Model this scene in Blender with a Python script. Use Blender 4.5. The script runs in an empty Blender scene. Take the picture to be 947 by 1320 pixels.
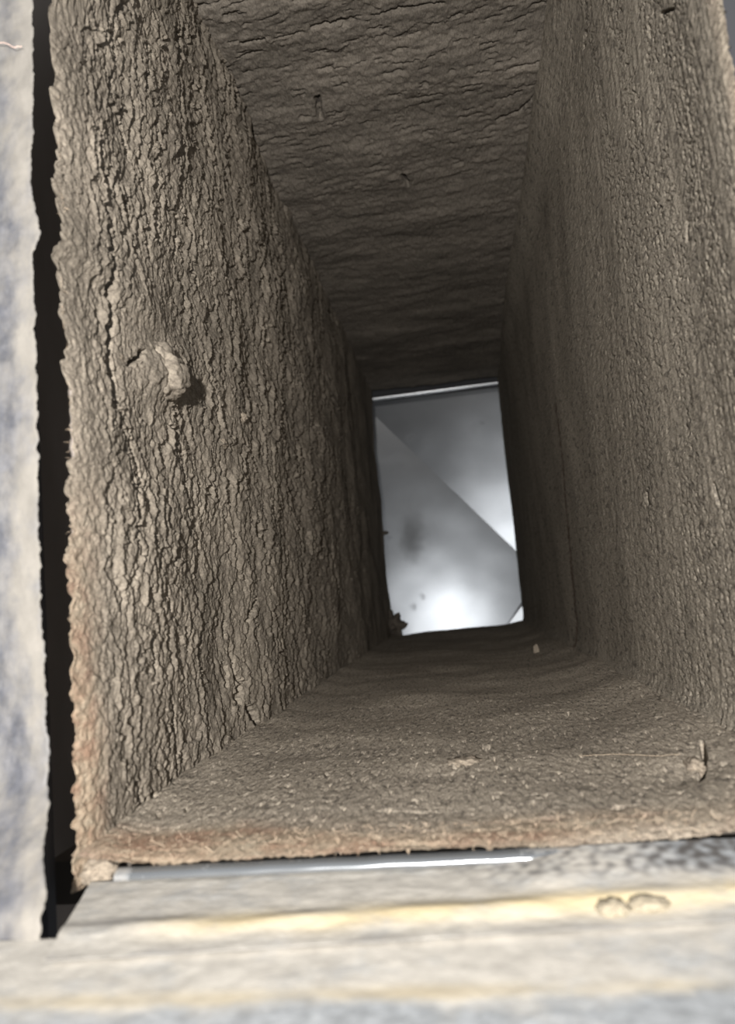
import bpy, math, random
import numpy as np
from mathutils import Matrix, Vector
random.seed(7); RNG = np.random.default_rng(7)
SC = bpy.context.scene; COL = SC.collection

# ---------------------------------------------------------------- camera, world, light
F = 950.0; VX, VY, TH = 592.2, 760.4, 0.0865
def basis():
    dY = np.array([(VX-473.5)/F, -(VY-660)/F, -1.]); dY /= np.linalg.norm(dY)
    dX = np.array([math.cos(TH), math.sin(TH), 0]); dX -= dX@dY*dY; dX /= np.linalg.norm(dX)
    return np.array([dX, dY, np.cross(dX, dY)])
R = basis()
cam = bpy.data.cameras.new('camera'); co = bpy.data.objects.new('camera', cam); COL.objects.link(co)
cam.sensor_fit = 'VERTICAL'; cam.sensor_height = 36; cam.lens = F/1320*36
cam.clip_start = .005; cam.clip_end = 20
co.matrix_world = Matrix([[*map(float, R[i])] for i in range(3)]).to_4x4()
cam.dof.use_dof = True; cam.dof.focus_distance = .42; cam.dof.aperture_fstop = 11
SC.camera = co
SC.view_settings.view_transform = 'Standard'; SC.view_settings.look = 'None'
SC.view_settings.gamma = 1; SC.view_settings.exposure = 0
w = bpy.data.worlds.new('world'); SC.world = w; w.use_nodes = True
w.node_tree.nodes['Background'].inputs[0].default_value = (.93, .96, 1, 1)
w.node_tree.nodes['Background'].inputs[1].default_value = .38
PHI_LOW, PHI_UP, PLATE_ROUGH = -1.5, 10.2, .37
SC.cycles.max_bounces = 6; SC.cycles.diffuse_bounces = 3

def lamp(name, kind, loc, power, size, color=(1, 1, 1), to=None):
    l = bpy.data.lights.new(name, kind); o = bpy.data.objects.new(name, l); COL.objects.link(o)
    l.energy = power; l.color = color; o.location = loc
    if kind == 'AREA': l.shape = 'DISK'; l.size = size
    else: l.shadow_soft_size = size
    if to is not None: o.rotation_euler = (Vector(to)-Vector(loc)).to_track_quat('-Z', 'Y').to_euler()
    return o
# the work lamp held behind the lens, a little to its right
lamp('work_lamp', 'POINT', (-.012, -.16, .03), 25, .006, (1, .975, .94))
# daylight in the chamber beyond the duct
lamp('chamber_light', 'AREA', (-.016, 1.44, -.845), 1.02, .16, (.95, .98, 1), (.0, 1.62, .15))

# ---------------------------------------------------------------- duct dimensions (metres)
H, WL, WR, HT, YF, YA = .074, .1283, .1072, .383, .2275, 1.344

def project(P):
    c = np.asarray(P, float) @ R
    return 473.5+F*c[..., 0]/-c[..., 2], 660-F*c[..., 1]/-c[..., 2]
def ray(x, y):
    return R @ np.array([(x-473.5)/F, -(y-660)/F, -1.])
def on_x(x, y, X): d = ray(x, y); return d*(X/d[0])
def on_y(x, y, Y): d = ray(x, y); return d*(Y/d[1])
def on_z(x, y, Z): d = ray(x, y); return d*(Z/d[2])

# ---------------------------------------------------------------- noise
_P = RNG.permutation(256); _P = np.concatenate([_P, _P, _P])
_G = np.stack([np.cos(np.arange(256)*2.399), np.sin(np.arange(256)*2.399)], 1).astype(np.float32)
def perlin(x, y):
    xi = np.floor(x).astype(np.int32); yi = np.floor(y).astype(np.int32)
    fx = (x-xi).astype(np.float32); fy = (y-yi).astype(np.float32)
    u = fx*fx*fx*(fx*(fx*6-15)+10); v = fy*fy*fy*(fy*(fy*6-15)+10)
    def g(i, j):
        q = _G[_P[_P[(xi+i) & 255]+((yi+j) & 255)]]
        return q[..., 0]*(fx-i)+q[..., 1]*(fy-j)
    a = g(0, 0); a = a+u*(g(1, 0)-a); b = g(0, 1); b = b+u*(g(1, 1)-b)
    return 1.5*(a+v*(b-a))
def fbm(x, y, n=4, gain=.5):
    s = 0; a = 1
    for k in range(n):
        s = s+a*perlin(x+17.3*k, y+31.7*k); x = x*2.03; y = y*2.03; a *= gain
    return s
def voronoi(x, y):
    """nearest cell: distance, cell random, offset from the cell's centre"""
    xi = np.floor(x).astype(np.int32); yi = np.floor(y).astype(np.int32)
    best = np.full(x.shape, 9., np.float32); rnd = np.zeros_like(best); ox = np.zeros_like(best); oy = np.zeros_like(best)
    sec = np.full(x.shape, 9., np.float32)
    for i in (-1, 0, 1):
        for j in (-1, 0, 1):
            h1 = _P[_P[(xi+i) & 255]+((yi+j) & 255)]; h2 = _P[h1+91]
            dx = x-(xi+i+.1+.8*h1/255.); dy = y-(yi+j+.1+.8*h2/255.)
            d = np.sqrt(dx*dx+dy*dy); m = d < best
            sec = np.where(m, best, np.minimum(sec, d))
            best = np.where(m, d, best); rnd = np.where(m, h2/255., rnd); ox = np.where(m, dx, ox); oy = np.where(m, dy, oy)
    return best, sec, rnd, ox, oy
def sstep(a, b, x):
    t = np.clip((x-a)/(b-a), 0, 1); return t*t*(3-2*t)
def poly_dist(px, py, pts):
    d = np.full(px.shape, 1e9)
    for (ax, ay), (bx, by) in zip(pts[:-1], pts[1:]):
        vx, vy = bx-ax, by-ay; t = np.clip(((px-ax)*vx+(py-ay)*vy)/(vx*vx+vy*vy), 0, 1)
        d = np.minimum(d, np.hypot(px-ax-t*vx, py-ay-t*vy))
    return d

# ---------------------------------------------------------------- object helpers
def props(o, label=None, cat=None, group=None, kind=None):
    if label: o['label'] = label
    if cat: o['category'] = cat
    if group: o['group'] = group
    if kind: o['kind'] = kind
    return o
def link(name, me, mat, parent=None):
    o = bpy.data.objects.new(name, me); COL.objects.link(o)
    if mat: me.materials.append(mat)
    if parent: o.parent = parent; o.matrix_parent_inverse = parent.matrix_basis.inverted()
    return o
def empty(name, loc=(0, 0, 0)):
    o = bpy.data.objects.new(name, None); COL.objects.link(o); o.location = loc; o.empty_display_size = .01
    bpy.context.view_layer.update(); return o
def grid_mesh(name, X, Y, Z, flip=False, smooth=True, attrs=None):
    n, m = X.shape
    me = bpy.data.meshes.new(name)
    co_ = np.stack([X, Y, Z], -1).reshape(-1).astype(np.float32)
    idx = np.arange(n*m).reshape(n, m)
    a, b, c, d = idx[:-1, :-1], idx[1:, :-1], idx[1:, 1:], idx[:-1, 1:]
    q = np.stack([a, d, c, b] if flip else [a, b, c, d], -1).reshape(-1)
    nq = (n-1)*(m-1)
    me.vertices.add(n*m); me.vertices.foreach_set('co', co_)
    me.loops.add(nq*4); me.loops.foreach_set('vertex_index', q.astype(np.int32))
    me.polygons.add(nq); me.polygons.foreach_set('loop_start', np.arange(0, nq*4, 4, dtype=np.int32))
    me.polygons.foreach_set('use_smooth', np.full(nq, smooth, dtype=bool))
    for k, v in (attrs or {}).items():
        me.attributes.new(k, 'FLOAT', 'POINT').data.foreach_set('value', np.ascontiguousarray(v, np.float32).reshape(-1))
    me.update(calc_edges=True); return me
def poly_mesh(name, V, Fc, smooth=False):
    me = bpy.data.meshes.new(name); me.from_pydata([tuple(map(float, v)) for v in V], [], Fc)
    if smooth: me.polygons.foreach_set('use_smooth', [True]*len(me.polygons))
    me.update(); return me
def box_data(lo, hi):
    x0, y0, z0 = lo; x1, y1, z1 = hi
    V = [(x0,y0,z0),(x1,y0,z0),(x1,y1,z0),(x0,y1,z0),(x0,y0,z1),(x1,y0,z1),(x1,y1,z1),(x0,y1,z1)]
    return V, [(0,3,2,1),(4,5,6,7),(0,1,5,4),(1,2,6,5),(2,3,7,6),(3,0,4,7)]
def box(name, lo, hi, mat, parent=None):
    return link(name, poly_mesh(name, *box_data(lo, hi)), mat, parent)
def tube_data(pts, rad, n=5):
    V, Fc = [], []
    pts = [np.array(p, float) for p in pts]
    for i, p in enumerate(pts):
        t = pts[min(i+1, len(pts)-1)]-pts[max(i-1, 0)]; t /= np.linalg.norm(t)+1e-9
        u = np.cross(t, [0.3, .5, .81]); u /= np.linalg.norm(u); v = np.cross(t, u)
        r = rad if np.isscalar(rad) else rad[i]
        for k in range(n): V.append(p+r*(math.cos(6.2832*k/n)*u+math.sin(6.2832*k/n)*v))
    for i in range(len(pts)-1):
        for k in range(n): Fc.append((i*n+k, i*n+(k+1) % n, (i+1)*n+(k+1) % n, (i+1)*n+k))
    Fc += [tuple(range(n))[::-1], tuple(range((len(pts)-1)*n, len(pts)*n))]
    return V, Fc
def merge(parts):
    V, Fc = [], []
    for v, f in parts:
        o = len(V); V += list(v); Fc += [tuple(i+o for i in q) for q in f]
    return V, Fc
def blob(name, c, r, mat, seed=0, amp=.25, freq=2.2, rot=0, sub=4, parent=None, flat=0):
    """a lumpy clod: icosphere scaled and pushed about by 3D noise"""
    import bmesh
    from mathutils import noise
    bm = bmesh.new(); bmesh.ops.create_icosphere(bm, subdivisions=sub, radius=1)
    for v in bm.verts:
        p = v.co*freq+Vector((seed*7.1, seed*3.3, seed))
        k = 1+amp*(noise.noise(p)+.5*noise.noise(p*2.3)+.3*noise.noise(p*5.1)+.15*noise.noise(p*11))
        v.co = Vector((v.co.x*k*r[0], v.co.y*k*r[1], v.co.z*k*r[2]))
        if flat: v.co.y += flat*v.co.z
    me = bpy.data.meshes.new(name); bm.to_mesh(me); bm.free()
    me.polygons.foreach_set('use_smooth', [True]*len(me.polygons))
    o = link(name, me, mat, parent); o.location = tuple(map(float, c)); o.rotation_euler[0] = rot
    return o

# ---------------------------------------------------------------- materials
class NT:
    def __init__(s, name):
        s.m = bpy.data.materials.new(name); s.m.use_nodes = True; s.t = s.m.node_tree
        s.b = s.t.nodes['Principled BSDF']; s.tc = s.t.nodes.new('ShaderNodeTexCoord')
    def link(s, a, b): s.t.links.new(a, b)
    def noise(s, scale, detail=4, rough=.55, stretch=(1, 1, 1)):
        mp = s.t.nodes.new('ShaderNodeMapping'); mp.inputs['Scale'].default_value = stretch
        s.link(s.tc.outputs['Object'], mp.inputs[0])
        n = s.t.nodes.new('ShaderNodeTexNoise'); n.inputs['Scale'].default_value = scale
        n.inputs['Detail'].default_value = detail; n.inputs['Roughness'].default_value = rough
        s.link(mp.outputs[0], n.inputs['Vector']); return n.outputs['Fac']
    def ramp(s, fac, stops):
        r = s.t.nodes.new('ShaderNodeValToRGB'); e = r.color_ramp.elements
        while len(e) < len(stops): e.new(.5)
        for q, (p, c) in zip(e, stops): q.position = p; q.color = (*c, 1) if len(c) == 3 else c
        s.link(fac, r.inputs[0]); return r.outputs[0]
    def mix(s, fac, a, b, mode='MIX'):
        m = s.t.nodes.new('ShaderNodeMix'); m.data_type = 'RGBA'; m.blend_type = mode
        for v, i in ((fac, 0), (a, 6), (b, 7)):
            if isinstance(v, (int, float)): m.inputs[i].default_value = v
            elif isinstance(v, tuple): m.inputs[i].default_value = (*v, 1)
            else: s.link(v, m.inputs[i])
        return m.outputs[2]
    def math(s, op, a, b=0.):
        m = s.t.nodes.new('ShaderNodeMath'); m.operation = op
        for v, i in ((a, 0), (b, 1)):
            if isinstance(v, (int, float)): m.inputs[i].default_value = v
            else: s.link(v, m.inputs[i])
        return m.outputs[0]
    def attr(s, name):
        a = s.t.nodes.new('ShaderNodeAttribute'); a.attribute_name = name; return a.outputs['Fac']
    def bump(s, h, dist, strength=1):
        b = s.t.nodes.new('ShaderNodeBump'); b.inputs['Distance'].default_value = dist; b.inputs['Strength'].default_value = strength
        s.link(h, b.inputs['Height']); s.link(b.outputs[0], s.b.inputs['Normal'])
    def out(s, col=None, rough=None, metal=None):
        for v, k in ((col, 'Base Color'), (rough, 'Roughness'), (metal, 'Metallic')):
            if v is None: continue
            if isinstance(v, (int, float)): s.b.inputs[k].default_value = v
            elif isinstance(v, tuple): s.b.inputs[k].default_value = (*v, 1)
            else: s.link(v, s.b.inputs[k])
        return s.m
def dust_mat(name, c, stretch=(1, 1, 1), warm=None, var=.25, grain=.0004, specks=None):
    s = NT(name)
    big = s.noise(26, 3, .5, stretch); gs = (1, .36, 1); fine = s.noise(1100, 4, .7, gs)
    lo = tuple(x*(1-var) for x in c); hi = tuple(min(1, x*(1+var)) for x in c)
    col = s.ramp(big, [(.3, lo), (.5, c), (.72, hi)])
    col = s.mix(.55, col, s.ramp(fine, [(.32, (.35, .34, .33)), (.5, (.85, .85, .85)), (.70, (1.45, 1.45, 1.42))]), 'MULTIPLY')
    if specks:  # dark specks colour in the self-shadow of small pits in the dust
        pit_shade = s.ramp(s.noise(specks[0], 3, .6, specks[2]), [(specks[1]-.05, (0, 0, 0)), (specks[1]+.04, (1, 1, 1))])
        col = s.mix(s.math('MULTIPLY', pit_shade, specks[3]), col, (.055, .047, .04))
    if warm:
        wn = s.ramp(s.noise(130, 5, .65, stretch), [(.35, warm[0]), (.52, warm[1]), (.68, warm[2])])
        col = s.mix(s.attr('bare'), col, wn)
    col = s.mix(s.attr('seam'), col, (.075, .042, .028))
    # pale mineral specks
    sp = s.ramp(s.noise(420, 2, .5), [(.70, (0, 0, 0)), (.76, (1, 1, 1))])
    col = s.mix(s.math('MULTIPLY', sp, .2), col, (.55, .48, .38))
    s.b.inputs['Specular IOR Level'].default_value = .08
    s.bump(s.math('ADD', s.noise(1500, 4, .7, gs), s.math('MULTIPLY', s.noise(600, 3, .6, gs), 1.2)), grain, .9)
    return s.out(col, .95, 0)
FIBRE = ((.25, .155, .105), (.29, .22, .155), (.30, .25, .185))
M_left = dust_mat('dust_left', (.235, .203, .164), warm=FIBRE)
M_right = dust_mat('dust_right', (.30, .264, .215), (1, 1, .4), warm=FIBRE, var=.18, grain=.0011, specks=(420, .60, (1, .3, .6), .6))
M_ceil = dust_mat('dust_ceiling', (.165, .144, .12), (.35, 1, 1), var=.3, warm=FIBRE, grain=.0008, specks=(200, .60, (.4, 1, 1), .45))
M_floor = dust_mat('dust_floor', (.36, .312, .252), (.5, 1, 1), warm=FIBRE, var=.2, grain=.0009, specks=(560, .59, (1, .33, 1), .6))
M_clod = dust_mat('dust_clod', (.25, .21, .165), var=.15)
M_lump = dust_mat('adhesive', (.27, .235, .175), var=.12)
M_dark_clod = dust_mat('dark_clod', (.10, .085, .07), var=.2)
def simple(name, c, rough=.9, metal=0.): return NT(name).out(c, rough, metal)
M_board = simple('liner_board', (.05, .042, .034))
M_slot = (lambda s: s.out(s.ramp(s.noise(60, 3, .5, (1, 1, .2)), [(.3, (.22, .19, .165)), (.7, (.30, .26, .23))]), .8))(NT('slot_metal'))
M_fibre = simple('fibre_strand', (.42, .33, .24)); M_hair = simple('pink_fibre', (.70, .50, .42))
def metal_dust(name, dust=(.40, .375, .335), metal=(.33, .345, .36), scale=60, thr=.5, stretch=(1, 1, 1)):
    """grey sheet metal, dulled, under patches of pale dust; 'dust' on the mesh adds to the patches"""
    s = NT(name)
    n = s.math('ADD', s.math('MULTIPLY', s.noise(scale, 5, .62, stretch), .9), s.attr('dust'))
    k = s.ramp(n, [(thr-.16, (0, 0, 0)), (thr+.18, (1, 1, 1))])
    mc = s.ramp(s.noise(200, 4, .6), [(.3, tuple(x*.7 for x in metal)), (.7, tuple(x*1.25 for x in metal))])
    dc = s.ramp(s.noise(150, 4, .6, stretch), [(.3, tuple(x*.82 for x in dust)), (.7, tuple(min(1, x*1.15) for x in dust))])
    dc = s.mix(s.attr('yellow'), dc, (.56, .455, .27))
    s.bump(s.math('ADD', s.math('MULTIPLY', n, .5), s.noise(900, 3, .6)), .00018, .6)
    return s.out(s.mix(s.attr('dirt_shade'), s.mix(k, mc, dc), (.10, .095, .092)), s.math('ADD', .38, s.math('MULTIPLY', k, .55)), s.math('MULTIPLY', s.math('SUBTRACT', 1., k), .2))
M_ledge = metal_dust('dusty_ledge'); M_bar = metal_dust('dusty_bar', dust=(.18, .167, .148), metal=(.10, .102, .115), stretch=(1, 1, .6), scale=90, thr=.46)
M_dark_metal = simple('dark_frame', (.03, .03, .034), .7, .1)

# ---------------------------------------------------------------- the setting: four liner boards and the chamber
XO = .02
structure = lambda o, label=None: props(o, label, kind='structure')
W_left = structure(box('wall_left', (-WL-.02, .295, -H-.006), (-WL-.006, YA-.002, HT+.006), M_board), 'left duct wall caked with bark-like cracked brown dust')
W_right = structure(box('wall_right', (WR+.006, YF+.02, -H-.006), (WR+.02, YA-.002, HT+.006), M_board), 'right duct wall under a smoother tan dust coat with fine pits')
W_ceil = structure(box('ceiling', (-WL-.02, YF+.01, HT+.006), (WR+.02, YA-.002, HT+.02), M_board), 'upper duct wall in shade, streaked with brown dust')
W_floor = structure(box('floor', (-WL-.02, YF+.02, -H-.02), (WR+.02, YA-.002, -H-.006), M_board), 'lower duct wall covered in granular tan dust')

# ---------------------------------------------------------------- left wall: bark-like cracked crust
def ygrid(n, y0, y1, w, near=1.):                 # even steps of w/Y
    a = np.linspace(w/y0, w/y1, n); return w/a
def zfan(nr, Y, bot, top, rise):                  # rows: most of them over the part of the wall that is seen
    s = np.linspace(0, 1, nr)[:, None]
    vis = np.minimum(top, rise*Y)[None, :]
    k = .95
    return np.where(s < k, bot+(vis-bot)*(s/k), vis+(top+.004-vis)*((s-k)/(1-k)))

NL, NR = 600, 1000
yl = ygrid(NL, YF, YA, WL)
Zg = zfan(NR, yl, -H-.010, HT, .93)
Yg = np.broadcast_to(yl, Zg.shape).copy()
PXY = project(np.stack([np.full_like(Yg, -WL), Yg, Zg], -1)); px, py = PXY
u = 42*np.log(Yg/.2); v = Zg/.0085/(0.55+1.1*np.minimum(Yg, .8))*.85
warp = .9*perlin(u*.35, v*.22)+.55*perlin(u*.6+9, v*.75)+.22*perlin(u*1.5, v*2.1+4)
ph = u*.52+warp*1.05
fr = ph-np.floor(ph); row = np.floor(ph)
amp_row = .35+.9*sstep(-.3, .5, perlin(row*3.7+.5, v*.33))
saw1 = (fr-.5)*amp_row
d1, d2, rnd, ox, oy = voronoi(u*.46+.55*perlin(u*.8, v*.8)+.2*perlin(u*2.7, v*2.7), v*.29+.5*perlin(u*.8+40, v*.8)+.2*perlin(u*2.5+7, v*2.5))
saw2 = ox*.9+(rnd-.5)*.55
ph3 = u*1.9+1.0*perlin(u*1.1+3, v*.7)+.5*perlin(u*2.2, v*2.4); saw3 = (ph3-np.floor(ph3)-.5)*(.5+.7*perlin(u*.7, v*.7+11))
rel = .0022*(.35+.9*np.minimum(Yg, .6))/.62*sstep(1.5, .5, Yg)
smooth_zone = 1-.85*np.exp(-(((px-178)/52)**2+((py-478)/75)**2))-.5*np.exp(-(((px-178)/60)**2+((py-380)/60)**2))
front = sstep(YF+.012, YF+.03, Yg)
rel = rel*(1-.3*sstep(.08, -.05, Zg))*np.clip(smooth_zone, .1, 1)*(.22+.78*front)
h = rel*(1.15*saw1+.5*saw2+.28*saw3+.22*fbm(u*1.6, v*1.6, 3))+.0004*fbm(Yg*300, Zg*300, 3, .6)+.0035*fbm(Yg*9, Zg*9, 2)
CR = [([(122,296),(128,330),(125,372),(131,410),(131,440),(127,462),(133,500),(136,520)], 4.6, .007),([(128,425),(131,440),(127,462),(133,500),(134,515)], 6, .008),([(156,469),(165,463),(170,456)], 5, .006),
      ([(133,515),(140,540),(147,566),(152,600),(158,640),(166,668)], 2.4, .004), ([(136,525),(152,556),(160,590),(168,618),(165,640)], 2.2, .004),
      ([(160,650),(157,690),(166,720),(174,752),(176,780)], 1.8, .003), ([(185,690),(196,735),(210,770),(216,800)], 1.7, .003),
      ([(132,45),(136,80),(130,118)], 2, .002), ([(182,50),(180,85),(176,120)], 2.4, .003), ([(228,40),(230,62),(226,80)], 2.4, .003),
      ([(141,150),(152,180),(160,208)], 2, .003), ([(192,160),(197,190),(194,210)], 2, .002), ([(225,300),(222,330)], 3, .003),
      ([(222,545),(232,580),(238,640)], 2.2, .003), ([(246,340),(252,372)], 2.4, .003), ([(298,368),(292,382)], 3, .003),
      ([(214,548),(224,570),(230,600),(238,650),(243,690)], 1.8, .003), ([(256,505),(264,560)], 1.6, .002),
      ([(308,874),(314,880)], 4, .004), ([(311,886),(308,906)], 4.5, .004), ([(320,912),(326,926),(334,944)], 5, .005),
      ([(215,900),(223,950),(228,998)], 2.6, .004), ([(184,820),(188,870)], 3, .003), ([(166,1010),(172,1030)], 2.5, .003), ([(262,820),(258,850),(262,880)], 2.5, .003), ([(330,770),(320,800)], 2.5, .004),
      ([(295,800),(294,820)], 3, .003), ([(150,1062),(180,1030)], 2.2, .003)]
wx = px+2.2*perlin(Zg*300, Yg*300)+1.2*perlin(Zg*900, Yg*900); wy = py+2*perlin(Zg*310+5, Yg*310)
for pts, wd, dp in CR:
    x0, y0 = np.min(pts, 0)-14; x1, y1 = np.max(pts, 0)+14
    m = (wx > x0) & (wx < x1) & (wy > y0) & (wy < y1)
    d = poly_dist(wx[m], wy[m], pts)
    h[m] -= dp*(1-sstep(wd*.45, wd*.95, d))
h += .0065*np.exp(-(((px-206)/33)**2+((py-480)/33)**2)**1.3)*(1+.25*perlin(Yg*260, Zg*260))
# rounded, frayed front edge
def edge_line(pts, Y):                            # the edge's run as (Z, X) on the plane Y
    q = np.array([on_y(x, y, Y(y) if callable(Y) else Y) for x, y in pts]); k = np.argsort(q[:, 2]); return q[k, 2], q[k, 0]
EL = edge_line([(70,-60),(70,0),(72,100),(74,200),(77,255),(84,290),(83,310),(75,332),(80,430),(88,600),(92,760),(99,900),(103,980),(104,1080),(100,1140),(80,1200)], YF)
edge = np.clip((YF+.016-Yg)/.016, 0, 1)
edge_n = .0026*fbm(Zg*120+3, Zg*0+1.5, 4, .6)+.0012*perlin(Zg*40, Zg*0)
xe_l = np.interp(Zg, *EL)
X = -WL+h+(xe_l+WL)*sstep(.42, YF, Yg)+.0006*fbm(Zg*260, Zg*0+2, 3, .6)*edge-.0012*edge**3
Yd = Yg+edge**2*(edge_n)+.0006*fbm(Yg*200+9, Zg*200, 2)*front
bare = np.clip(sstep(YF+.022, YF+.004, Yg+.004*perlin(Zg*30, Yg*60))*sstep(.075, -.03, Zg+.02*perlin(Zg*22, Yg*40))*1.05, 0, 1)*.8
# the outer side of the liner, turned back into the slot
nb = 6; kb = np.linspace(1, 0, nb, endpoint=False)[None, :]
X = np.hstack([X[:, :1]-.005*kb**.6, X]); Yd = np.hstack([Yd[:, :1]+.045*kb**1.4, Yd]); Zg = np.hstack([np.repeat(Zg[:, :1], nb, 1), Zg]); bare = np.hstack([np.repeat(bare[:, :1], nb, 1), bare])
ncol = nb+int(np.searchsorted(yl, YF+.013))
def strip(name, mat, sl, label, kind='stuff'):
    me = grid_mesh(name, X[:, sl], Yd[:, sl], Zg[:, sl], attrs={'bare': bare[:, sl]}, flip=True)
    return props(link(name, me, mat, W_left), label, kind=kind)
strip('dust_crust', M_left, slice(ncol, None), 'thick bark-like brown dust crust with vertical cracks covering the left duct wall')
ie = strip('insulation_edge', M_left, slice(0, ncol+1), 'frayed tan and pinkish insulation edge beside the dark vertical slot', None)

# ---------------------------------------------------------------- right wall: smooth dust with small upright pits
NRr, NCr = 640, 380
yr = ygrid(NCr, YF, YA, WR)
Zr = zfan(NRr, yr, -H-.010, HT, .90); Yr = np.broadcast_to(yr, Zr.shape).copy()
px, py = project(np.stack([np.full_like(Yr, WR), Yr, Zr], -1))
U = 30*np.log(Yr/.2)
pit = 1.5*sstep(.38, .66, perlin(U*3.6, Zr*620/(.5+1.6*Yr))+.45*perlin(U*8, Zr*1400/(.5+1.6*Yr)))
dens = sstep(-.25, .35, perlin(U*.5+2, Zr*9)+.2)*(.35+.65*sstep(.55, .28, Yr))
h = -.0013*pit*dens+.00030*fbm(Yr*110, Zr*380, 4, .65)+.0012*fbm(Yr*7+5, Zr*7, 2)
h += .0003*perlin(U*3, Zr*60)
for pts, wd, dp in [([(722,560),(728,640),(735,720),(742,800),(744,850)], 1.5, .0003), ([(884,-20),(884,2),(878,10),(868,13),(857,17)], 2.6, .006),
                    ([(886,285),(885,312)], 2, .003), ([(918,625),(925,650)], 3, .002), ([(833,635),(834,650)], 2, .003), ([(838,30),(841,48)], 2, .002), ([(756,40),(754,62)], 1.6, .002)]:
    d = poly_dist(px+1.4*perlin(Zr*300, Yr*300), py, pts); h -= dp*(1-sstep(wd*.4, wd, d))
seam = .75*(1-sstep(.6, 1.9, poly_dist(px+.8*perlin(Zr*200, Yr*200), py, [(716,520),(724,580),(728,640),(735,720),(742,800),(744,845)])))*(.75+.5*perlin(Zr*160, Yr*100))
# the wall's corner with the ceiling and the floor is filled with dust
h += .010*sstep(.07, 0., HT-Zr)**2*sstep(YA, .9, Yr)+.012*sstep(.03, -.01, Zr+H)**2
edge = np.clip((YF+.010-Yr)/.010, 0, 1)
X = WR-h-.0072*sstep(.31, YF, Yr)+.0015*edge**4
bare = .25*sstep(YF+.012, YF, Yr)
me = grid_mesh('dust_crust', X, Yr+edge**2*.0015*fbm(Zr*90, Zr*0, 3), Zr, attrs={'bare': bare, 'seam': np.clip(seam, 0, 1)})
props(link('dust_crust', me, M_right, W_right), 'fine tan dust coat with small dark upright pits', kind='stuff')

# ---------------------------------------------------------------- ceiling: dim, streaked across
NCc, NRc = 440, 400
yc = ygrid(NRc, .36, YA, HT); yc = np.concatenate([np.linspace(YF, .355, 12), yc])[:, None]
xc = np.linspace(-WL-.012, WR+.012, NCc)[None, :]
Yc = np.broadcast_to(yc, (len(yc[:, 0]), NCc)).copy(); Xc = np.broadcast_to(xc, Yc.shape).copy()
t = Yc+.10*Xc
h = .0009*fbm(Xc*30, t*80, 5, .62)+.0035*fbm(Xc*5+3, t*13, 2)
h -= .0030*sstep(.40, .66, perlin(Xc*42, t*230)+.35*perlin(Xc*120+5, t*500))*sstep(.9, .35, Yc)
lay = t*34+.8*perlin(Xc*12, t*12)+.3*perlin(Xc*50, t*50); h += .0011*(lay-np.floor(lay)-.5)*sstep(-.2, .5, perlin(Xc*13+8, np.floor(lay)*2.7))
h += .0006*fbm(Xc*260, Yc*160, 3, .6)
px, py = project(np.stack([Xc, Yc, np.full_like(Xc, HT)], -1))
for pts, wd, dp in [([(310,52),(325,50),(340,48)], 2.5, .006), ([(402,35),(430,30),(445,25)], 3, .006), ([(480,20),(520,10),(570,2)], 2.2, .005),
                    ([(640,157),(670,143),(699,114)], 2.4, .007), ([(520,228),(525,238)], 4, .008), ([(655,125),(672,117)], 2, .006), ([(410,130),(412,150)], 5, .006)]:
    d = poly_dist(px+2*perlin(Xc*200, Yc*200), py+1.5*perlin(Xc*220, Yc*220+9), pts); h -= dp*(1-sstep(wd*.4, wd, d))
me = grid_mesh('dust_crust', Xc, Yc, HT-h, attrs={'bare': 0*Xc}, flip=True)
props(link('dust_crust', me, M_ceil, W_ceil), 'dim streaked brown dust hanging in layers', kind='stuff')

# ---------------------------------------------------------------- floor: granular dust
NCf, NRf = 620, 420
yf = ygrid(NRf, YF, YA, H)[:, None]; xf = np.linspace(-WL-.0005, WR+.012, NCf)[None, :]
Yf_ = np.broadcast_to(yf, (NRf, NCf)).copy(); Xf = np.broadcast_to(xf, Yf_.shape).copy()
g = fbm(Xf*400, Yf_*110, 4, .7)
h = .00034*g+.0018*fbm(Xf*11, Yf_*9, 3)
h -= .0012*sstep(.50, .75, perlin(Xf*330, Yf_*100)+.4*perlin(Xf*760, Yf_*230))*sstep(.7, .3, Yf_)
h += .010*sstep(.07, -.01, WR-Xf)**2+.004*sstep(.03, 0, Xf+WL)**2
h += .006*sstep(1.05, YA, Yf_)*np.exp(-((Xf+.0)/.10)**4)
sc = sstep(.4, .9, perlin(Xf*26, Yf_*260+Xf*20)); h -= .0006*sc*sstep(.33, .25, Yf_)
px, py = project(np.stack([Xf, Yf_, np.full_like(Xf, -H)], -1))
for pts, wd, dp in [([(622,962),(626,966),(630,962)], 3, .004), ([(585,991),(590,989)], 3.5, .003), ([(906,976),(909,990),(904,1008)], 5, .007),
                    ([(730,928),(733,923)], 2, .003), ([(420,1000),(424,1002)], 2.5, .002), ([(637,978),(638,985)], 2, .002)]:
    d = poly_dist(px+1.2*perlin(Xf*300, Yf_*300), py, pts); h -= dp*(1-sstep(wd*.4, wd, d))
h -= .0025*np.exp(-(((px-880)/42)**2+((py-1005)/14)**2))
edge = np.clip((YF+.012-Yf_)/.012, 0, 1)
Zf = -H+h-.0014*edge**2.4
bare = sstep(YF+.034, YF+.016, Yf_+.004*perlin(Xf*30+4, Yf_*60))*(.25+.65*sstep(-.3, .5, perlin(Xf*16+5, Yf_*40)))*(.55+.45*sstep(.06, -.0, Xf+.02*perlin(Xf*50, Yf_*50)))
nrow = int(np.searchsorted(yf[:, 0], YF+.013))
Ye = Yf_+edge**2*.0008*fbm(Xf*120, Xf*0+7, 4, .6)
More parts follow.
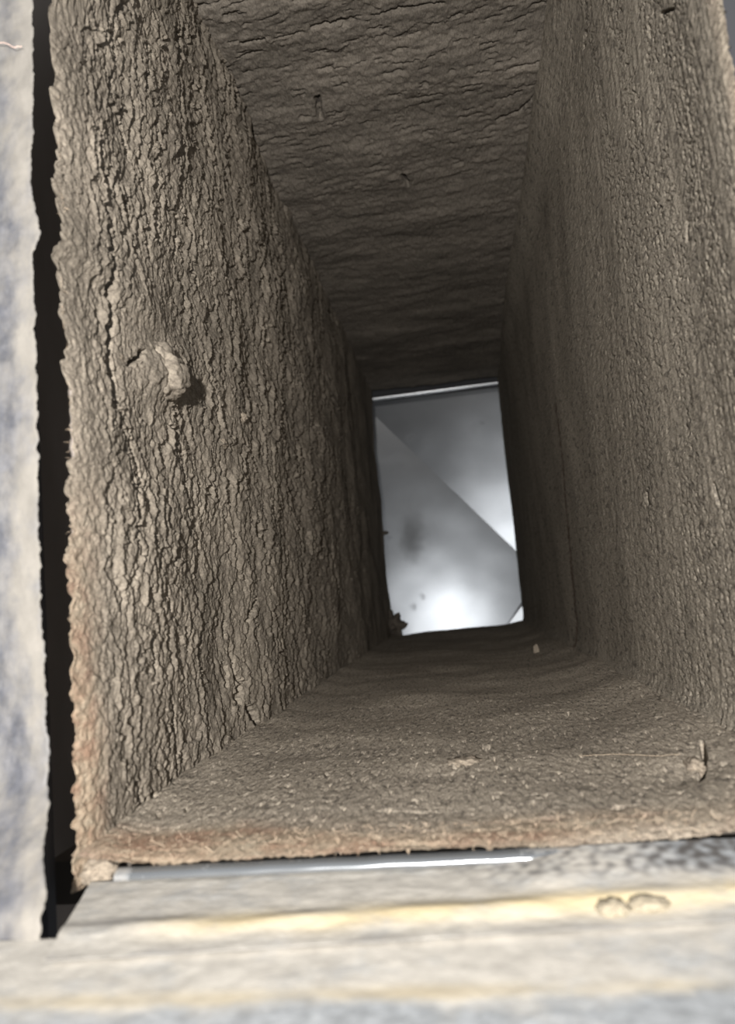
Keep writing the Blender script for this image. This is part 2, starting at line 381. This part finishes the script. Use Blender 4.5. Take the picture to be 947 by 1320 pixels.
for name, sl, lab, cat, kind in (('dust_crust', slice(nrow, None), 'granular tan dust covering the floor of the duct', 'dust', 'stuff'),
                                 ('insulation_edge', slice(0, nrow+1), 'frayed orange-tan insulation edge above the metal sill', 'insulation', None)):
    me = grid_mesh(name, Xf[sl], Ye[sl], Zf[sl], attrs={'bare': bare[sl]}, flip=True)
    o = props(link(name, me, M_floor, W_floor), lab, kind=kind)
    if kind is None: ie2 = o

# loose fibres on the two insulation edges
def strands(n, f, mat, parent, name='fibres', rad=.00006):
    parts = []
    for k in range(n):
        p, d, nn = f(); L = random.uniform(.001, .0035); q = np.array(p, float); pts = [q.copy()]
        d = np.array(d, float); bend = np.array([random.gauss(0, 1) for _ in range(3)])*.45
        for s_ in range(5):
            q = q+d/np.linalg.norm(d)*L/5; d = d+bend*.35; pts.append(q.copy())
        parts.append(tube_data(pts, rad*random.uniform(.6, 1.4), 3))
    o = link(name, poly_mesh(name, *merge(parts)), mat, parent); o['kind'] = 'stuff'; return o
def f_left():
    z = random.uniform(-.075, .19); y = YF+random.uniform(.0, .02); e = max(0, (YF+.016-y)/.016)
    return (-WL+(float(np.interp(z, *EL))+WL)*e**2+.0006, y, z), (random.gauss(.3, .5), random.gauss(-.3, .6), random.gauss(0, 1)), None
def f_bot():
    x = random.uniform(-.115, .105); y = YF+random.uniform(0, .018); e = max(0, (YF+.012-y)/.012)
    return (x, y, -H-.0014*e**2.4+.0008), (random.gauss(0, 1), random.gauss(-.2, .5), random.gauss(.1, .35)), None
strands(420, f_left, M_fibre, ie); strands(620, f_bot, M_fibre, ie2)

# ---------------------------------------------------------------- metal frame in front
# sill: rolled lip, dusty ledge with a bead of old adhesive, lower ledge
def ledge(name, y0, y1, zf, nx, ny, x0, x1, mat, parent, attrs, flip=True, slant=0, shear=0):
    yy = np.linspace(y0, y1, ny)[:, None]; xx = np.linspace(x0, x1, nx)[None, :]
    Y_ = np.broadcast_to(yy, (ny, nx)).copy(); X_ = np.broadcast_to(xx, Y_.shape).copy()
    if slant: X_ = X_+slant*(Y_-y1)*np.clip((.0-X_)/.1, 0, 1)
    Y_ = Y_+shear*(X_+.06)*(y1-Y_)/(y1-y0)
    Z_ = zf(X_, Y_); at = attrs(X_, Y_)
    # a folded-down front and back give the sheet its thickness
    Xs = np.vstack([X_[:1], X_, X_[-1:]]); Ys = np.vstack([Y_[:1]+.003, Y_, Y_[-1:]]); Zs = np.vstack([Z_[:1]-.0014, Z_, Z_[-1:]-.006])
    at = {k: np.vstack([q[:1], q, q[-1:]]) for k, q in at.items()}
    return link(name, grid_mesh(name, Xs, Ys, Zs, flip=flip, attrs=at), mat, parent)
sill = empty('metal_sill', (0, .18, -.085))
props(sill, 'dusty grey metal sill with rolled lip and yellow adhesive bead under the opening', 'sill')
LB = -.1185
def z_up(X, Y):
    return (-.0795+.00013*fbm(X*90, Y*130, 4, .6)+.0042*sstep(-.012, .03, X+.006*perlin(X*60, Y*60))*sstep(.188, .230, Y)
            + .0010*np.exp(-((Y-.1952-.04*X)/.005)**2)*(1+.8*perlin(X*40, Y*60)))
def a_up(X, Y):
    s_ = Y-.1952-.04*X
    yel = np.exp(-((s_+.0012*perlin(X*60, Y*10))/.0062)**2)*sstep(-.5, .3, perlin(X*22+1.7, Y*50)+.2)*sstep(-.10, -.06, X)
    drt_shade = .8*sstep(.205, .212, Y+.002*perlin(X*70, Y*70))*sstep(-.03, .0, X-.9*(.2262-Y)-.004)*(.35+1.1*perlin(X*330, Y*260)+.5*sstep(.035, .06, X))+.35*np.exp(-((Y-.1835-.05*X)/.0022)**2)*sstep(-.1, .3, perlin(X*30, Y*60)+.1)
    drt_shade += .6*np.exp(-(((X+.1)/.010)**2+((Y-.1951)/.0025)**2))
    drt_shade += .8*sstep(.1790, .1783, Y-.056*(X+.06))  # darkens the lit front fold by colour, standing in for shade
    return {'dust': .20-.45*sstep(.03, .07, X+.01*perlin(X*40, Y*60))*sstep(.207, .216, Y)+.08*np.exp(-(s_/.01)**2), 'yellow': np.clip(yel, 0, 1)*.9, 'dirt_shade': np.clip(drt_shade, 0, 1)}
ledge('upper_ledge', .1785, .2262, z_up, 520, 110, LB-.003, .16, M_ledge, sill, a_up, slant=-.30, shear=.056)
def z_lo(X, Y): return -.0812+.00013*fbm(X*70+3, Y*70, 4, .6)
def a_lo(X, Y):
    q = .05+.20*sstep(.156, .162, Y+.003*perlin(X*30, Y*20))-.17*sstep(.160, .152, Y)-.30*sstep(.02, .07, X)*sstep(.186, .17, Y)
    return {'dust': q, 'yellow': .35*np.exp(-((Y-.1610)/.003)**2)*(1+perlin(X*30, Y*30)), 'dirt_shade': .22*np.exp(-((Y-.1610)/.0025)**2)*(1+perlin(X*25, Y*30))}
ledge('lower_ledge', .112, .192, z_lo, 420, 120, -.17, .17, M_ledge, sill, a_lo)
# rolled lip: a half-round hem along the back of the ledge
nx = 260; xs = np.linspace(LB+.006, .16, nx)[None, :]; th = np.linspace(-.3, math.pi+.3, 22)[:, None]
rl = .0026*(1+0*xs); cy, cz = .2262, -.0780
LX = np.broadcast_to(xs, (22, nx)).copy(); LY = cy-rl*np.cos(th)*1.25+.0003*perlin(LX*60, th*0+LX*0); LZ = cz+rl*np.sin(th)*.85+.0002*perlin(LX*90, LX*0+3)
dst = -.16+.34*sstep(-.012, .035, LX+.008*perlin(LX*90, th+LX*0))-.32*sstep(.05, .085, LX)+.25*np.exp(-((LX+.114)/.012)**2)
s = NT('bright_lip'); n_ = s.math('ADD', s.math('MULTIPLY', s.noise(140, 4, .6), .9), s.attr('dust'))
k_ = s.ramp(n_, [(.42, (0, 0, 0)), (.60, (1, 1, 1))])
M_lip = s.out(s.mix(k_, (.30, .315, .33), (.22, .20, .175)), s.math('ADD', .20, s.math('MULTIPLY', k_, .6)), s.math('MULTIPLY', s.math('SUBTRACT', 1., k_), .8))
link('rolled_lip', grid_mesh('rolled_lip', LX, LY, LZ, attrs={'dust': dst}), M_lip, sill)
# body of the sill
box('sill_body', (-.10, .118, -.105), (.17, .190, -.0875), M_dark_metal, sill)

# left bar of the frame, nearer the lens than the slot
def bar():
    nz, nx = 520, 70
    zz = np.linspace(-.135, .27, nz)[:, None]; s_ = np.linspace(0, 1, nx)[None, :]
    BZ, BX = edge_line([(45,-60),(45,0),(45,180),(42,235),(50,275),(55,303),(44,325),(47,400),(52,600),(54,760),(62,880),(66,1010),(62,1100),(60,1150),(57,1200),(55,1260)], lambda y: .222-.030*float(sstep(1000, 1190, y)))
    xe = np.interp(zz, BZ, BX)+.0006*fbm(zz*240, zz*0+.5, 4, .7)
    X_ = np.where(s_ < .8, xe-.07*(1-s_/.8), xe+.0*s_)
    tt = np.clip((s_-.8)/.2, 0, 1)
    X_ = np.where(s_ < .8, X_, xe-.0075*tt); Yb = .222-.030*sstep(-.044, -.080, zz)+.006*tt
    Yb = Yb-.0008*sstep(.014, .004, xe-X_)*(1-tt)+.0003*fbm(X_*200, zz*200, 3, .6)
    Zb = np.broadcast_to(zz, X_.shape).copy()
    d = .22*sstep(.011, .003, xe-X_)+.10*perlin(zz*14, X_*60)-.05
    return X_, Yb+0*X_, Zb, d+0*X_
bx_, by_, bz_, bd_ = bar()
fb = empty('frame_bar', (-.12, .17, 0)); props(fb, 'blurred upright grey metal frame bar with pale dust at the left', 'frame')
link('bar_face', grid_mesh('bar_face', bx_, by_, bz_, attrs={'dust': bd_, 'yellow': 0*bd_, 'dirt_shade': 0*bd_}), M_bar, fb)
box('bar_core', (-.20, .226, -.135), (-.136, .231, .27), M_dark_metal, fb)
# bottom of the slot between bar and insulation
sl = empty('slot_channel', (-.145, .27, 0)); props(sl, 'dark brown metal channel seen down the narrow vertical slot', 'channel')
box('channel_back', (-.21, .271, -.17), (-.1315, .275, .29), M_slot, sl)
box('channel_side', (-.214, .232, -.17), (-.21, .275, .29), M_slot, sl)
# dark frame corner past the right wall
o = box('frame_bar', (WR-.0045, .233, -.085), (WR+.05, .240, .26), M_dark_metal)
props(o, 'dark out-of-focus frame edge beyond the top of the right wall', 'frame')

# ---------------------------------------------------------------- the sheet metal plate beyond the duct
AL = math.radians(30)
def rot_n(nrm, t, p): return math.cos(p)*nrm+math.sin(p)*t
n0 = np.array([0, -math.cos(AL), -math.sin(AL)])
Q0 = on_y(560, 500, 1.60)
def on_p(x, y, n=n0, q=Q0): d = ray(x, y); return d*((q@n)/(d@n))
CA, CB = on_p(482, 535), on_p(665, 710)
cdir = (CB-CA)/np.linalg.norm(CB-CA); tdir = np.cross(cdir, n0)
n_low, n_up = rot_n(n0, tdir, math.radians(PHI_LOW)), rot_n(n0, tdir, math.radians(PHI_UP))
def plate_mat():
    s = NT('galvanised_plate')
    sm = s.attr('stain')
    n = s.noise(18, 4, .5)
    col = s.ramp(n, [(.3, (.70, .71, .73)), (.7, (.78, .79, .81))])
    col = s.mix(sm, col, (.10, .10, .10))
    return s.out(col, s.math('ADD', PLATE_ROUGH, s.math('MULTIPLY', sm, .35)), .9)
M_plate = plate_mat()
pl = empty('sheet_metal_plate', tuple(map(float, (CA+CB)/2)))
props(pl, 'bare grey sheet metal plate creased diagonally, lit beyond the end of the duct', 'sheet metal')
def facet(name, n, side, mat, ext=(-.25, .55, .0, .75), stains=(), nu=160, nv=150):
    e = np.cross(n, cdir); e /= np.linalg.norm(e)
    if (e@np.array([1., 0, 1.]))*side < 0: e = -e
    L_ = np.linalg.norm(CB-CA)
    uu = np.linspace(ext[0], L_+ext[1], nu)[None, :]; vv = np.linspace(ext[2], ext[3], nv)[:, None]**1.0
    P = CA+uu[..., None]*cdir+vv[..., None]*e
    D = .0010*fbm(uu*6+side*9, vv*6, 2)+.0*vv
    P = P+D[..., None]*n
    px, py = project(P)
    st = np.zeros(px.shape)
    for (cx, cy, rx, ry, a_) in stains:
        st += a_*np.exp(-(((px-cx+4*perlin(uu*50, vv*50))/rx)**2+((py-cy+4*perlin(uu*50+9, vv*50))/ry)**2)**1.3)
    nrm_flip = False
    return link(name, grid_mesh(name, P[..., 0], P[..., 1], P[..., 2], attrs={'stain': np.clip(st, 0, 1)}), mat, pl)
facet('upper_facet', n_up, 1, M_plate, stains=[(529, 563, 4, 4, .5), (550, 566, 3, 8, .2), (620, 543, 4, 3, .4), (610, 550, 8, 8, .15)])
facet('lower_facet', n_low, -1, M_plate, ext=(-.25, .30, .0, .85), stains=[(532, 682, 19, 38, .42), (526, 698, 15, 22, .2), (543, 768, 3, 3, .25), (533, 781, 3, 3, .25), (505, 592, 22, 6, .15)])
# folded crease line and the bright turned-up corner
P0 = on_p(672, 795, n_low, CA+.010*n_low); Lc = np.array([-.016, 1.44, -.845])
tabn = -P0/np.linalg.norm(P0)+(Lc-P0)/np.linalg.norm(Lc-P0); tabn /= np.linalg.norm(tabn)
tabp = [on_p(x, y, tabn, P0) for x, y in ((646, 816), (681, 770), (730, 740), (745, 860), (650, 860))]
V = [tuple(p+tabn*.0006) for p in tabp]+[tuple(p-tabn*.0006) for p in tabp]
link('turned_corner', poly_mesh('turned_corner', V, [(0, 1, 2, 3, 4), (9, 8, 7, 6, 5)]+[(i, (i+1) % 5, 5+(i+1) % 5, 5+i)[::-1] for i in range(5)]), simple('corner_metal', (.8, .81, .82), .42, .9), pl)
# rail across the top of the opening
ra, rb = on_y(470, 515.5, YA+.03), on_y(650, 492, YA+.03)
rail = props(link('end_rail', poly_mesh('end_rail', *tube_data([ra+(rb-ra)*k/12 for k in range(-3, 16)], .0042, 12), smooth=True), simple('rail_metal', (.55, .56, .58), .35, .9)), 'thin bright metal rail across the top of the far opening', 'rail')
box('flange', (-.16, YA+.034, float(ra[2])-.004), (.15, YA+.038, float(ra[2])+.05), M_dark_metal, None)
props(bpy.data.objects['flange'], 'dark flange strip just behind the far rail', 'flange')

# unseen closed box added around the far end to keep world light out
ch = simple('blocker_dark', (.05, .05, .05), .7)
for nm, lo, hi in (('blocker_back', (-.9, 2.6, -1), (.9, 2.62, .9)), ('blocker_left', (-.9, YA, -1), (-.88, 2.6, .9)), ('blocker_right', (.88, YA, -1), (.9, 2.6, .9)),
                   ('blocker_top', (-.9, YA, .88), (.9, 2.6, .9)), ('blocker_bottom', (-.9, YA, -1.02), (.9, 2.6, -1))):
    structure(box(nm, lo, hi, ch))
a0, a1, b0, b1 = -WL-.0195, WR+.0195, -H-.0195, HT+.0195
for nm, lo, hi in (('blocker_front_1', (-.9, YA-.001, -1), (a0, YA+.003, .9)), ('blocker_front_2', (a1, YA-.001, -1), (.9, YA+.003, .9)), ('blocker_front_3', (a0, YA-.001, -1), (a1, YA+.003, b0)), ('blocker_front_4', (a0, YA-.001, b1), (a1, YA+.003, .9))):
    structure(box(nm, lo, hi, ch))

# ---------------------------------------------------------------- clods and loose bits
def clod(name, lab, c, r, mat, cat='dust clod', **k):
    return props(blob(name, c, r, mat, **k), lab, cat)
p = on_x(214, 481, -WL+.0045)
clod('dust_clod', 'large rounded dust knob bulging from the left wall with a black shadow at its edge', p+[-.001, 0, 0], (.0088, .0145, .0115), M_left, seed=3, amp=.34, freq=1.3, sub=5)
p = on_x(152, 462, -WL+.002)
clod('dust_flake', 'small pale flake lifting off the left wall beside the long crack', p, (.0022, .0055, .0022), M_clod, 'flake', seed=5, amp=.3)
p = on_x(313, 538, -WL+.001); clod('dust_clod', 'small pointed dust clod on the left wall, below right of the large knob', p, (.0028, .004, .0028), M_clod, seed=8, amp=.35)
p = on_x(287, 572, -WL+.000); clod('dust_clod', 'low rough dust clod on the left wall, the lower of two small ones', p, (.0025, .007, .003), M_clod, seed=11, amp=.35)
p = on_x(513, 803, -WL+.012); p = on_y(505, 805, YA-.03); clod('dust_clod', 'jagged dark clod sticking up at the lower left corner of the far opening', p, (.018, .02, .018), M_dark_clod, seed=17, amp=.9, freq=1.9)
p = on_y(496, 687, YA-.01); clod('dust_flake', 'tiny dark flake jutting from the left edge of the far opening', p, (.006, .006, .003), M_dark_clod, 'flake', seed=15, amp=.5)
p = on_z(691, 838, -H+.004); clod('dust_flake', 'tiny upright grey speck on the floor near the far opening', p, (.003, .002, .006), M_clod, 'flake', seed=19, amp=.4)
p = on_z(896, 990, -H+.001); clod('dust_flake', 'curled dust flake beside a black hole near the right front corner', p, (.0035, .006, .0035), M_clod, 'flake', seed=21, amp=.35)
p = on_z(598, 982, -H+.0005); clod('dust_clod', 'low crumbly dust clod in the middle of the floor near the front', p, (.007, .006, .0016), M_clod, seed=24, amp=.4, freq=3)
p = on_z(790, 1172, -.0785); clod('adhesive_lump', 'tan lump on the sill ledge, left one of the pair', p, (.0036, .0026, .0020), M_lump, 'lump', seed=30, amp=.3)
p = on_z(835, 1166, -.0785); clod('adhesive_lump', 'wider tan lump on the sill ledge near the right side of the picture', p, (.0046, .003, .0018), M_lump, 'lump', seed=33, amp=.3)
p = on_z(128, 1122, -.079); clod('dust_clod', 'pale dust clod in the lower left corner of the opening', p, (.0062, .0055, .0042), M_clod, seed=40, amp=.4)
# stray fibres
def fibre(lab, pts, rad=.00012, mat=None):
    P = [np.array(q) for q in pts]; out = []
    for i in range(len(P)-1):
        for k in range(4): out.append(P[i]+(P[i+1]-P[i])*k/4+RNG.normal(0, .00015, 3))
    out.append(P[-1])
    props(link('stray_fibre', poly_mesh('stray_fibre', *tube_data(out, rad, 5), smooth=True), mat or M_hair), lab, 'fibre')
fibre('short pinkish fibre lying across the grey frame bar at upper left', [on_y(-4, 54, .219), on_y(8, 56, .2187), on_y(18, 61, .2185), on_y(28, 60, .2187)])
fibre('long thin fibre lying on the floor near the right front corner', [on_z(745, 975, -H+.0025), on_z(790, 972, -H+.003), on_z(850, 974, -H+.003), on_z(900, 970, -H+.003)], .00008, M_fibre)
